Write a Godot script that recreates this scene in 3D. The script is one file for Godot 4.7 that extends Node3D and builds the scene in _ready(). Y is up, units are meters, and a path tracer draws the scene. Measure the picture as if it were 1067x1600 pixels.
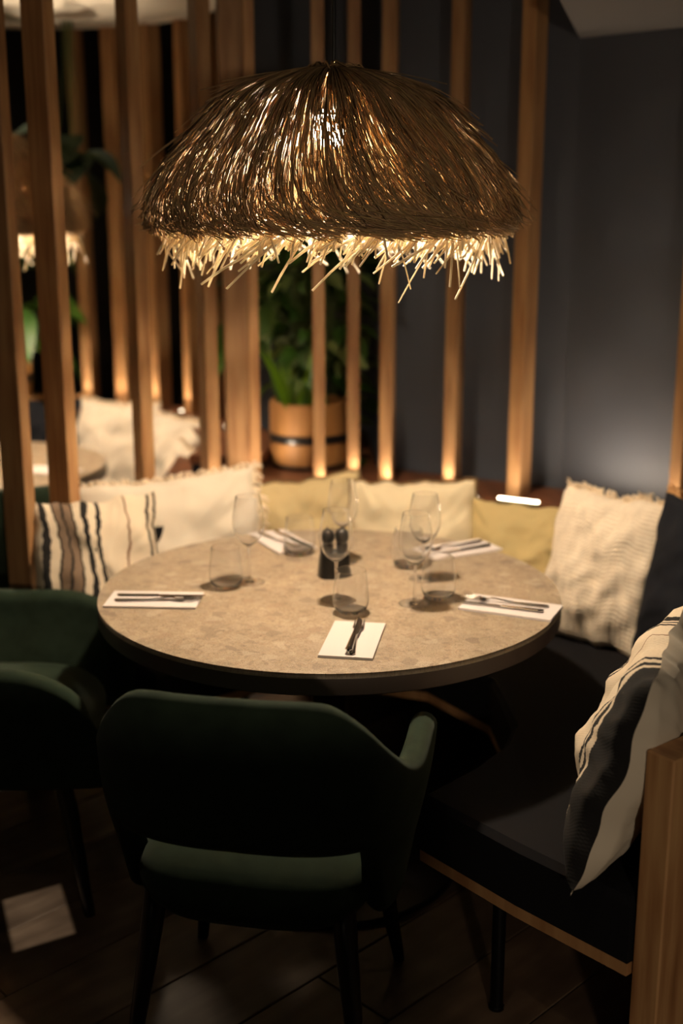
extends Node3D
# A round restaurant booth at night: stone-topped table under a straw pendant, cushions along a curved bench, timber fins on a ledge with uplights.

const CAM_H := 1.687
const TILT := 0.24768
const TABLE := Vector3(-0.03, 0.0, -2.92)
const RING := Vector2(0.15, -2.9)        # centre of the bench ring (x, z)
const LEDGE := 0.765
const WARM := Color(1.0, 0.90, 0.775)

var M := {}
var used := {}
var rng := RandomNumberGenerator.new()

# ---------------------------------------------------------------- mesh builder
class MB:
	var v := PackedVector3Array()
	var uv := PackedVector2Array()
	var idx := PackedInt32Array()
	var col := PackedColorArray()
	var tint := Color.WHITE

	func vert(p: Vector3, t := Vector2.ZERO) -> int:
		v.append(p); uv.append(t); col.append(tint)
		return v.size() - 1

	func tri(a: int, b: int, c: int) -> void:      # counter-clockwise seen from outside; stored clockwise for Godot
		idx.append(a); idx.append(c); idx.append(b)

	func quad(a: int, b: int, c: int, d: int) -> void:
		tri(a, b, c); tri(a, c, d)

	func face(pts: Array) -> void:                 # flat polygon (fan) with its own vertices
		var k := []
		var o: Vector3 = pts[0]
		var n := ((pts[1] - o) as Vector3).cross(pts[2] - o)
		for p in pts:
			var q: Vector3 = p
			var t := Vector2(q.x, q.z)
			if absf(n.x) > absf(n.y) and absf(n.x) > absf(n.z): t = Vector2(q.z, q.y)
			elif absf(n.z) > absf(n.y): t = Vector2(q.x, q.y)
			k.append(vert(q, t))
		for i in range(1, k.size() - 1): tri(k[0], k[i], k[i + 1])

	func box(c: Vector3, s: Vector3, b := 0.003, xf := Transform3D()) -> void:
		var h := s * 0.5
		b = minf(b, minf(h.x, minf(h.y, h.z)) * 0.9)
		var P := func(sx: float, sy: float, sz: float, ax: int) -> Vector3:
			var p := Vector3(sx * (h.x - (0.0 if ax == 0 else b)), sy * (h.y - (0.0 if ax == 1 else b)), sz * (h.z - (0.0 if ax == 2 else b)))
			return xf * (c + p)
		var out := func(pts: Array) -> void:
			var m := Vector3.ZERO
			for p in pts: m += p
			m /= pts.size()
			var n := ((pts[1] - pts[0]) as Vector3).cross(pts[2] - pts[0])
			if n.dot(m - xf * c) < 0: pts.reverse()
			face(pts)
		for e in [1.0, -1.0]:
			out.call([P.call(e, -1, -1, 0), P.call(e, 1, -1, 0), P.call(e, 1, 1, 0), P.call(e, -1, 1, 0)])
			out.call([P.call(-1, e, -1, 1), P.call(1, e, -1, 1), P.call(1, e, 1, 1), P.call(-1, e, 1, 1)])
			out.call([P.call(-1, -1, e, 2), P.call(1, -1, e, 2), P.call(1, 1, e, 2), P.call(-1, 1, e, 2)])
			for f in [1.0, -1.0]:
				out.call([P.call(e, f, -1, 0), P.call(e, f, 1, 0), P.call(e, f, 1, 1), P.call(e, f, -1, 1)])
				out.call([P.call(e, -1, f, 0), P.call(e, 1, f, 0), P.call(e, 1, f, 2), P.call(e, -1, f, 2)])
				out.call([P.call(-1, e, f, 1), P.call(1, e, f, 1), P.call(1, e, f, 2), P.call(-1, e, f, 2)])
				for g in [1.0, -1.0]:
					out.call([P.call(e, f, g, 0), P.call(e, f, g, 1), P.call(e, f, g, 2)])

	func lathe(prof: Array, seg := 32, xf := Transform3D(), closed := false) -> void:   # profile of Vector2(r, y), going so that outside is on the right of its path upwards
		var n := prof.size()
		var rows := []
		for i in n:
			var r: Vector2 = prof[i]
			var row := []
			if absf(r.x) < 1e-6:
				var k := vert(xf * Vector3(0, r.y, 0))
				for s in seg: row.append(k)
			else:
				for s in seg:
					var a := TAU * s / seg
					row.append(vert(xf * Vector3(r.x * cos(a), r.y, r.x * sin(a)), Vector2(float(s) / seg, float(i) / n)))
			rows.append(row)
		for i in (n if closed else n - 1):
			var j := (i + 1) % n
			for s in seg:
				var t := (s + 1) % seg
				var a: int = rows[i][s]; var b: int = rows[i][t]; var c: int = rows[j][t]; var d: int = rows[j][s]
				if a != b: tri(a, d, b) if c == d else tri(a, d, c)
				if a != b and c != d: tri(a, c, b)
				elif a == b: tri(a, d, c)

	func tube(pts: Array, radii: Array, sides := 6, cap := true) -> void:
		var n := pts.size()
		var up := Vector3.UP
		var prev := []
		var first := []
		for i in n:
			var p: Vector3 = pts[i]
			var d: Vector3 = (pts[mini(i + 1, n - 1)] - pts[maxi(i - 1, 0)] as Vector3).normalized()
			if absf(d.dot(up)) > 0.95: up = Vector3.RIGHT if absf(d.x) < 0.8 else Vector3.BACK
			var s := d.cross(up).normalized()
			up = s.cross(d).normalized()
			var r: float = radii[mini(i, radii.size() - 1)]
			var ring := []
			for k in sides:
				var a := TAU * k / sides
				ring.append(vert(p + (s * cos(a) + up * sin(a)) * r, Vector2(float(k) / sides, float(i) / n)))
			if i == 0: first = ring
			else:
				for k in sides:
					var l := (k + 1) % sides
					quad(prev[k], prev[l], ring[l], ring[k])
			prev = ring
		if cap:
			for k in range(1, sides - 1):
				tri(first[0], first[k + 1], first[k]); tri(prev[0], prev[k], prev[k + 1])

	func sheet(nu: int, nv: int, f: Callable, wrap_u := false, wrap_v := false, flip := false) -> void:   # f(u, v) -> Vector3
		var base := v.size()
		var cu := nu if wrap_u else nu + 1
		var cv := nv if wrap_v else nv + 1
		for i in cu:
			for j in cv:
				vert(f.call(float(i) / nu, float(j) / nv), Vector2(float(i) / nu, float(j) / nv))
		for i in nu:
			for j in nv:
				var a := base + i * cv + j
				var b := base + ((i + 1) % cu) * cv + j
				var c := base + ((i + 1) % cu) * cv + (j + 1) % cv
				var d := base + i * cv + (j + 1) % cv
				if flip: quad(a, d, c, b)
				else: quad(a, b, c, d)

	func prism(poly: PackedVector2Array, y0: float, y1: float, b := 0.004) -> void:    # polygon in (x, z), extruded upwards
		if Geometry2D.is_polygon_clockwise(poly): poly.reverse()
		var t := Geometry2D.triangulate_polygon(poly)
		var small := poly
		for i in range(0, t.size(), 3):
			var A := small[t[i]]; var B := small[t[i + 1]]; var C := small[t[i + 2]]
			if (B - A).cross(C - A) < 0:
				var s := B; B = C; C = s
			face([Vector3(A.x, y1, A.y), Vector3(C.x, y1, C.y), Vector3(B.x, y1, B.y)])
			face([Vector3(A.x, y0, A.y), Vector3(B.x, y0, B.y), Vector3(C.x, y0, C.y)])
		for i in poly.size():
			var A := poly[i]; var B := poly[(i + 1) % poly.size()]
			var pts := [Vector3(A.x, y0, A.y), Vector3(A.x, y1, A.y), Vector3(B.x, y1, B.y), Vector3(B.x, y0, B.y)]
			var n := ((pts[1] - pts[0]) as Vector3).cross(pts[2] - pts[0])
			var outw := Vector3(B.y - A.y, 0, -(B.x - A.x))
			if n.dot(outw) < 0: pts.reverse()
			face(pts)

	func mesh() -> ArrayMesh:
		var n := PackedVector3Array()
		n.resize(v.size())
		for i in range(0, idx.size(), 3):
			var a := idx[i]; var b := idx[i + 1]; var c := idx[i + 2]
			var f := (v[c] - v[a]).cross(v[b] - v[a])
			n[a] += f; n[b] += f; n[c] += f
		for i in n.size():
			n[i] = n[i].normalized() if n[i].length_squared() > 1e-30 else Vector3.UP
		var arr := []
		arr.resize(Mesh.ARRAY_MAX)
		arr[Mesh.ARRAY_VERTEX] = v; arr[Mesh.ARRAY_NORMAL] = n; arr[Mesh.ARRAY_TEX_UV] = uv
		arr[Mesh.ARRAY_COLOR] = col; arr[Mesh.ARRAY_INDEX] = idx
		var m := ArrayMesh.new()
		m.add_surface_from_arrays(Mesh.PRIMITIVE_TRIANGLES, arr)
		return m

# ---------------------------------------------------------------- scene helpers
func numbered(called: String) -> String:
	if not used.has(called):
		used[called] = 0
		return called
	used[called] += 1
	return "%s_%03d" % [called, used[called]]

func thing(called: String, label: String, category: String, at := Vector3.ZERO, turn := 0.0, group := "") -> Node3D:
	var o := Node3D.new()
	o.name = numbered(called)
	add_child(o)
	o.position = at
	o.rotation.y = turn
	return tag(o, label, category, group)

func tag(o: Node3D, label: String, category: String, group := "") -> Node3D:
	o.set_meta("label", label)
	o.set_meta("category", category)
	if group: o.set_meta("group", group)
	return o

func part(called: String, m: Variant, mat: Material, parent: Node, label := "", kind := "") -> MeshInstance3D:
	var o := MeshInstance3D.new()
	o.name = called if parent != self else numbered(called)
	o.mesh = m.mesh() if m is MB else m
	o.material_override = mat
	o.cast_shadow = GeometryInstance3D.SHADOW_CASTING_SETTING_ON
	parent.add_child(o, true)
	if label: o.set_meta("label", label)
	if kind: o.set_meta("kind", kind)
	return o

func structure(called: String, m: Variant, mat: Material) -> MeshInstance3D:
	return part(called, m, mat, self, "", "structure")

func copy(o: Node3D, label: String, group := "") -> Node3D:
	var c: Node3D = o.duplicate()
	var base := String(o.name)
	var cut := base.rfind("_")
	if cut > 0 and base.substr(cut + 1).is_valid_int(): base = base.substr(0, cut)
	c.name = numbered(base)
	add_child(c)
	c.set_meta("label", label)
	if group: c.set_meta("group", group)
	return c

func ring_at(deg: float, r: float) -> Vector2:     # 0 = away from the camera, positive to the right
	var a := deg_to_rad(deg)
	return RING + Vector2(sin(a), -cos(a)) * r

func noise_image(w: int, h: int, freq: float, kind := FastNoiseLite.TYPE_SIMPLEX_SMOOTH, sd := 1, oct := 4, stretch := 1.0) -> Image:
	var n := FastNoiseLite.new()
	n.noise_type = kind
	n.frequency = freq
	n.seed = sd
	n.fractal_octaves = oct
	if oct <= 1: n.fractal_type = FastNoiseLite.FRACTAL_NONE
	var im: Image = n.get_seamless_image(w, maxi(8, int(h / stretch)))
	if stretch != 1.0: im.resize(w, h, Image.INTERPOLATE_CUBIC)
	im.convert(Image.FORMAT_L8)
	return im

func ramp_image(grey: Image, stops: Array) -> Image:    # [[0..1, Color], ...]
	var lut := PackedByteArray()
	for i in 256:
		var x := i / 255.0
		var c: Color = stops[0][1]
		for k in range(1, stops.size()):
			if x >= stops[k - 1][0]:
				c = (stops[k - 1][1] as Color).lerp(stops[k][1], clampf((x - stops[k - 1][0]) / (stops[k][0] - stops[k - 1][0]), 0, 1))
		lut.append_array([c.r8, c.g8, c.b8])
	var d := grey.get_data()
	var o := PackedByteArray()
	o.resize(d.size() * 3)
	for i in d.size():
		var k := d[i] * 3
		o[i * 3] = lut[k]; o[i * 3 + 1] = lut[k + 1]; o[i * 3 + 2] = lut[k + 2]
	return Image.create_from_data(grey.get_width(), grey.get_height(), false, Image.FORMAT_RGB8, o)

func mix_grey(a: Image, b: Image, wa: float, wb: float, off := 0.0) -> Image:
	var x := a.get_data(); var y := b.get_data()
	for i in x.size(): x[i] = clampi(int(x[i] * wa + y[i] * wb + off), 0, 255)
	return Image.create_from_data(a.get_width(), a.get_height(), false, Image.FORMAT_L8, x)

func tex(im: Image) -> ImageTexture:
	return ImageTexture.create_from_image(im)

func std(c: Color, rough: float, metal := 0.0) -> StandardMaterial3D:
	var m := StandardMaterial3D.new()
	m.albedo_color = c
	m.roughness = rough
	m.metallic = metal
	return m

func triplanar(m: StandardMaterial3D, s: Vector3, off := Vector3.ZERO) -> StandardMaterial3D:
	m.uv1_triplanar = true
	m.uv1_scale = s
	m.uv1_offset = off
	return m

# ---------------------------------------------------------------- materials
func make_materials() -> void:
	# timber: streaky grain along the length of the post
	var grain := mix_grey(noise_image(256, 1024, 0.05, FastNoiseLite.TYPE_SIMPLEX_SMOOTH, 3, 4, 16.0), noise_image(256, 1024, 0.016, FastNoiseLite.TYPE_SIMPLEX_SMOOTH, 8, 2, 6.0), 0.55, 0.45)
	var wood := tex(ramp_image(grain, [[0.0, Color8(134, 92, 56)], [0.35, Color8(166, 120, 78)], [0.6, Color8(184, 140, 94)], [1.0, Color8(204, 162, 112)]]))
	var gh := tex(grain)
	for i in 4:
		var m := triplanar(std(Color(1, 1, 1).darkened(0.05 * i), 0.55), Vector3(3.2, 0.9, 3.2), Vector3(0.31 * i, 0.37 * i, 0.23 * i))
		m.albedo_texture = wood
		m.heightmap_enabled = true; m.heightmap_texture = gh; m.heightmap_scale = 0.04
		M["timber%d" % i] = m
	var pale := triplanar(std(Color8(225, 205, 175), 0.6), Vector3(2.0, 1.0, 2.0)); pale.albedo_texture = tex(ramp_image(grain, [[0.0, Color8(170, 128, 82)], [1.0, Color8(214, 172, 118)]])); M.pot_wood = pale
	var lw := triplanar(std(Color8(225, 215, 205), 0.5), Vector3(1.5, 1.5, 1.5)); lw.albedo_texture = tex(ramp_image(grain, [[0.0, Color8(92, 58, 38)], [1.0, Color8(140, 92, 62)]])); M.ledge = lw
	# floor boards: dark brown, grain along z of each plank
	var fg := mix_grey(noise_image(256, 512, 0.04, FastNoiseLite.TYPE_SIMPLEX_SMOOTH, 21, 4, 8.0), noise_image(256, 512, 0.01, FastNoiseLite.TYPE_SIMPLEX_SMOOTH, 5, 3), 0.5, 0.5)
	var ft := tex(ramp_image(fg, [[0.0, Color8(66, 52, 40)], [0.5, Color8(96, 78, 62)], [1.0, Color8(128, 108, 88)]]))
	for i in 3:
		var m := triplanar(std(Color(1, 1, 1).darkened(0.07 * i), 0.5), Vector3(1.4, 1.4, 0.9), Vector3(0.4 * i, 0, 0.29 * i))
		m.albedo_texture = ft
		m.heightmap_enabled = true; m.heightmap_texture = tex(fg); m.heightmap_scale = 0.06
		M["plank%d" % i] = m
	M.subfloor = std(Color8(40, 32, 26), 0.8)
	# paint with a light roller texture
	var pn := tex(noise_image(256, 256, 0.09, FastNoiseLite.TYPE_SIMPLEX_SMOOTH, 14, 3))
	var paint := triplanar(std(Color8(70, 74, 84), 0.62), Vector3.ONE * 2.5)
	paint.heightmap_enabled = true; paint.heightmap_texture = pn; paint.heightmap_scale = 0.03
	M.paint = paint
	M.paint_dark = std(Color8(44, 43, 45), 0.8)
	M.ceiling = std(Color8(104, 102, 102), 0.85)
	# ceppo-like stone: grey-beige fragments in a lighter paste
	M.stone = stone()
	M.edge = std(Color8(74, 62, 56), 0.5)
	M.black_metal = std(Color8(20, 20, 21), 0.42, 0.6)
	M.black = std(Color8(18, 17, 17), 0.35)
	M.chrome = std(Color8(200, 198, 194), 0.14, 1.0)
	M.steel = std(Color8(176, 172, 166), 0.2, 1.0)
	# cloth
	var weave := Image.create(256, 256, false, Image.FORMAT_L8)
	var wn := noise_image(256, 256, 0.03, FastNoiseLite.TYPE_SIMPLEX_SMOOTH, 4, 3)
	for y in 256:
		for x in 256:
			var k := 0.5 + 0.25 * sin(TAU * x / 4.0) * (1.0 if (y / 2) % 2 == 0 else -1.0) + 0.25 * (wn.get_pixel(x, y).r - 0.5)
			weave.set_pixel(x, y, Color(k, k, k))
	M.weave = tex(weave)
	M.velvet = std(Color8(42, 55, 43), 0.85)
	M.velvet.metallic_specular = 0.2
	M.velvet.rim_enabled = true; M.velvet.rim = 0.5; M.velvet.rim_tint = 0.6
	var vn := ramp_image(noise_image(512, 512, 0.012, FastNoiseLite.TYPE_SIMPLEX_SMOOTH, 33, 4), [[0.0, Color8(200, 200, 200)], [0.5, Color8(235, 235, 235)], [1.0, Color8(255, 255, 255)]])
	M.velvet.albedo_texture = tex(vn)
	triplanar(M.velvet, Vector3.ONE * 2.4)
	M.seat_cloth = cloth(Color8(21, 21, 24), 9.0, 0.05)
	M.navy = cloth(Color8(26, 28, 34), 9.0, 0.04)
	M.cream = cloth(Color8(214, 204, 186), 8.0, 0.05)
	M.linen = cloth(Color8(216, 202, 170), 8.0, 0.06)
	M.khaki = cloth(Color8(190, 172, 130), 8.0, 0.06)
	M.olive = cloth(Color8(186, 168, 120), 8.0, 0.06)
	M.piping = cloth(Color8(104, 84, 58), 8.0, 0.04)
	M.fringe = std(Color8(232, 216, 190), 0.9); M.fringe.backlight_enabled = true; M.fringe.backlight = Color(0.35, 0.33, 0.28)
	M.tan_fringe = std(Color8(196, 150, 98), 0.9)
	M.waffle = std(Color8(236, 222, 200), 0.95)
	M.waffle.albedo_texture = tex(ramp_image(noise_image(256, 256, 0.03), [[0, Color8(232, 232, 232)], [1, Color8(255, 255, 255)]]))
	var K := Color8(18, 17, 17); var C := Color8(228, 212, 186); var T := Color8(134, 112, 92); var B := Color8(120, 82, 58)
	M.stripe_wide = stripes([[0.045, C], [0.10, K], [0.165, C], [0.182, K], [0.238, T], [0.256, K], [0.315, T], [0.33, K], [0.385, C], [0.43, K], [0.485, C], [0.517, K], [0.725, C], [0.742, B], [0.905, C], [0.93, K], [0.962, C], [0.985, K], [1.0, C]], 3)
	M.stripe_dark = stripes([[0.15, C], [0.19, K], [0.22, C], [0.25, K], [0.28, C], [0.3, K], [0.432, C], [0.44, B], [0.705, C], [0.725, K], [0.75, C], [0.785, K], [0.83, C], [1, K]], 9)
	M.paper = std(Color8(212, 205, 202), 0.85)
	# straw
	M.straw = std(Color8(204, 174, 130), 0.62); M.straw.vertex_color_use_as_albedo = true
	M.straw.backlight_enabled = true; M.straw.backlight = Color(0.5, 0.44, 0.33)
	M.reed = std(Color8(253, 249, 238), 0.55); M.reed.vertex_color_use_as_albedo = true
	M.reed.backlight_enabled = true; M.reed.backlight = Color(1.0, 0.97, 0.9)
	M.glass = std(Color(1, 1, 1, 0.02), 0.0)
	M.glass.refraction_enabled = true; M.glass.refraction_scale = 0.035
	M.glass.transparency = BaseMaterial3D.TRANSPARENCY_ALPHA
	M.pane = std(Color(1, 1, 1, 0.02), 0.0)
	M.pane.transparency = BaseMaterial3D.TRANSPARENCY_ALPHA
	M.bulb = std(Color8(255, 240, 214), 0.4)
	M.bulb.emission_enabled = true; M.bulb.emission = WARM; M.bulb.emission_energy_multiplier = 60.0
	M.led = std(Color8(255, 240, 214), 0.4)
	M.led.emission_enabled = true; M.led.emission = Color(1.0, 0.92, 0.78); M.led.emission_energy_multiplier = 16.0
	M.lens = std(Color.WHITE, 0.5); M.lens.emission_enabled = true; M.lens.emission = WARM; M.lens.emission_energy_multiplier = 2.0
	var leafs := [Color8(48, 84, 30), Color8(70, 108, 44), Color8(120, 140, 84), Color8(112, 150, 34)]
	for i in 4:
		var m := std(leafs[i], 0.42)
		m.backlight_enabled = true; m.backlight = Color(0.2, 0.3, 0.06)
		M["leaf%d" % i] = m
	M.leaf_dark = std(Color8(24, 44, 18), 0.5)
	M.soil = std(Color8(34, 26, 20), 1.0)
	M.stem = std(Color8(70, 88, 40), 0.6)

func cloth(c: Color, s: float, bump: float) -> StandardMaterial3D:
	var m := triplanar(std(c, 0.92), Vector3.ONE * s)
	m.heightmap_enabled = true; m.heightmap_texture = M.weave; m.heightmap_scale = bump
	m.metallic_specular = 0.25
	m.rim_enabled = true; m.rim = 0.12; m.rim_tint = 0.7
	return m

func stripes(bands: Array, sd: int) -> StandardMaterial3D:
	var W := 1024; var H := 512
	var im := Image.create(W, H, false, Image.FORMAT_RGB8)
	var n := noise_image(64, H, 0.02, FastNoiseLite.TYPE_SIMPLEX_SMOOTH, sd, 3)
	var f := noise_image(W, H, 0.35, FastNoiseLite.TYPE_SIMPLEX_SMOOTH, sd + 5, 1)
	for y in H:
		var off := (n.get_pixel(8, y).r - 0.5) * 0.02 + (0.0016 if (y / 4) % 2 == 0 else -0.0016)
		var k := 0
		for x in W:
			var u := float(x) / W + off
			while k < bands.size() - 1 and u > bands[k][0]: k += 1
			var c: Color = bands[k][1]
			im.set_pixel(x, y, c.lerp(Color.BLACK, 0.12 * f.get_pixel(x, y).r) if c.r > 0.2 else c.lerp(Color8(60, 56, 52), 0.25 * f.get_pixel(x, y).r))
	var m := std(Color.WHITE, 0.93)
	m.albedo_texture = tex(im)
	var hm := Image.create(256, 256, false, Image.FORMAT_L8)
	for y in 256:
		for x in 256:
			var k := 0.5 + 0.4 * sin(TAU * y / 4.0) * (1.0 if (x / 2) % 2 == 0 else -1.0)
			hm.set_pixel(x, y, Color(k, k, k))
	m.heightmap_enabled = true; m.heightmap_texture = tex(hm); m.heightmap_scale = 0.05
	return m

func stone() -> StandardMaterial3D:
	var S := 1024
	var cells := FastNoiseLite.new()
	cells.noise_type = FastNoiseLite.TYPE_CELLULAR
	cells.cellular_return_type = FastNoiseLite.RETURN_CELL_VALUE
	cells.fractal_type = FastNoiseLite.FRACTAL_NONE
	cells.domain_warp_enabled = true; cells.domain_warp_amplitude = 22.0; cells.domain_warp_frequency = 0.03
	cells.cellular_jitter = 1.0
	var im := []
	for k in [[0.03, 11], [0.08, 12], [0.24, 13]]:
		cells.frequency = k[0]; cells.seed = k[1]
		var g: Image = cells.get_image(S, S); g.convert(Image.FORMAT_L8); im.append(g.get_data())
	var fine := noise_image(S, S, 0.25, FastNoiseLite.TYPE_SIMPLEX_SMOOTH, 70, 2).get_data()
	var big := noise_image(S, S, 0.006, FastNoiseLite.TYPE_SIMPLEX_SMOOTH, 71, 3).get_data()
	var cl := [Color8(186, 174, 154), Color8(150, 138, 122), Color8(200, 190, 172), Color8(168, 148, 128), Color8(176, 164, 140), Color8(136, 124, 112), Color8(192, 178, 158), Color8(172, 160, 142)]
	var paste := Color8(188, 170, 142)
	var o := PackedByteArray(); o.resize(S * S * 3)
	var a: PackedByteArray = im[0]; var b: PackedByteArray = im[1]; var d: PackedByteArray = im[2]
	for i in S * S:
		var c := paste
		var mixv := 0.0
		if a[i] > 205: c = cl[a[i] % 8]; mixv = 0.65
		elif b[i] > 150: c = cl[b[i] % 8]; mixv = 0.5
		elif d[i] > 90: c = cl[d[i] % 8]; mixv = 0.62
		var k := 0.82 + fine[i] / 255.0 * 0.28 + (big[i] / 255.0 - 0.5) * 0.12
		if fine[i] < 92 and d[i] < 70: k *= 0.68
		c = paste.lerp(c, mixv)
		o[i * 3] = clampi(int(c.r8 * k), 0, 255); o[i * 3 + 1] = clampi(int(c.g8 * k), 0, 255); o[i * 3 + 2] = clampi(int(c.b8 * k), 0, 255)
	var m := triplanar(std(Color8(228, 226, 224), 0.48), Vector3.ONE * 1.15)
	m.albedo_texture = tex(Image.create_from_data(S, S, false, Image.FORMAT_RGB8, o))
	return m

# ---------------------------------------------------------------- main
func _ready() -> void:
	rng.seed = 20
	make_materials()
	camera_and_air()
	room()
	bench_and_ledge()
	fins()
	table()
	pendant_lamps()
	armchairs()
	cushions()
	settings()
	plants()
	next_booth()

const UNSEEN_SUN_FROM := Vector3(0.10, 1.0, 0.82)       # towards the unseen source of the floor patch
const UNSEEN_ROOFLIGHT := Vector2(-0.739 + 0.10 * 2.95, -2.622 + 0.82 * 2.95)

func camera_and_air() -> void:
	var cam := Camera3D.new()
	cam.name = "camera"
	add_child(cam)
	var at := CameraAttributesPhysical.new()
	at.frustum_focal_length = 28.5
	at.frustum_focus_distance = 2.45
	at.exposure_aperture = 0.95
	cam.attributes = at
	cam.position = Vector3(0, CAM_H, 0)
	cam.rotation = Vector3(-TILT, 0, 0)
	cam.keep_aspect = Camera3D.KEEP_HEIGHT
	cam.fov = rad_to_deg(2.0 * atan(800.0 / 1900.0))
	cam.current = true
	var e := Environment.new()
	e.background_mode = Environment.BG_COLOR
	e.background_color = Color8(10, 12, 18)
	e.tonemap_mode = Environment.TONE_MAPPER_LINEAR
	e.tonemap_exposure = 1.0
	e.sdfgi_enabled = true; e.ssao_enabled = true; e.ssil_enabled = true
	var w := WorldEnvironment.new()
	w.name = "air"
	w.environment = e
	add_child(w)
	var unseen_sun := DirectionalLight3D.new()  # out of view, placed to throw the light patch on the floor
	unseen_sun.name = "unseen_sun"
	unseen_sun.light_color = Color(1.0, 0.95, 0.88); unseen_sun.light_energy = 1.1; unseen_sun.light_angular_distance = 0.2; unseen_sun.shadow_enabled = true
	add_child(unseen_sun)
	unseen_sun.look_at_from_position(UNSEEN_SUN_FROM * 6.0, Vector3.ZERO, Vector3.UP)
	# unseen lamps: one behind the viewer lights the fronts, one overhead lights the seat
	unseen_front_lamp(Vector3(0.55, 1.55, 1.42), 1.9)
	downlight(Vector3(-0.35, 2.93, -1.0), 0.24)

func downlight(p: Vector3, energy: float) -> void:
	var t := thing("unseen_downlight", "unseen round downlight above the near gangway, lighting the front chair and floor", "light", p)
	var b := MB.new(); b.lathe([Vector2(0.0, -0.006), Vector2(0.046, -0.006), Vector2(0.048, -0.012), Vector2(0.06, -0.012), Vector2(0.06, 0.02), Vector2(0.0, 0.02)], 24)
	part("housing", b, std(Color8(210, 208, 204), 0.6), t)
	var l := MB.new(); l.lathe([Vector2(0.0, -0.011), Vector2(0.044, -0.011), Vector2(0.044, -0.005), Vector2(0, -0.005)], 24)
	part("lens", l, M.lens, t)
	var s := SpotLight3D.new()
	s.name = "beam"; s.light_color = WARM; s.light_energy = energy; s.light_size = 0.045
	s.spot_range = 9.0; s.spot_attenuation = 2.0; s.spot_angle = 62.0; s.shadow_enabled = true
	t.add_child(s)
	s.position = Vector3(0, -0.03, 0)
	s.rotation.x = -PI / 2

func unseen_front_lamp(p: Vector3, energy: float) -> void:
	var t := thing("unseen_lamp", "unseen globe lamp behind the viewer, lighting the fronts of the fins", "lamp", p)
	var b := MB.new(); b.tube([Vector3(0, 0, 0.07), Vector3(0, 0, 0.165)], [0.014], 12)
	b.lathe([Vector2(0, -0.014), Vector2(0.055, -0.014), Vector2(0.055, 0.0), Vector2(0, 0.0)], 24, Transform3D(Basis(Vector3.RIGHT, PI / 2), Vector3(0, 0, 0.176)))
	part("bracket", b, M.black_metal, t)
	var g := MB.new()
	var prof := []
	for i in 17:
		var a := -PI / 2 + PI * i / 16.0
		prof.append(Vector2(cos(a) * 0.085 if i > 0 and i < 16 else 0.0, sin(a) * 0.085))
	g.lathe(prof, 32)
	part("globe", g, M.lens, t)
	var o := OmniLight3D.new()
	o.name = "glow"; o.light_color = WARM; o.light_energy = energy; o.light_size = 0.085
	o.omni_range = 9.0; o.omni_attenuation = 2.0; o.shadow_enabled = true
	t.add_child(o)

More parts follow.
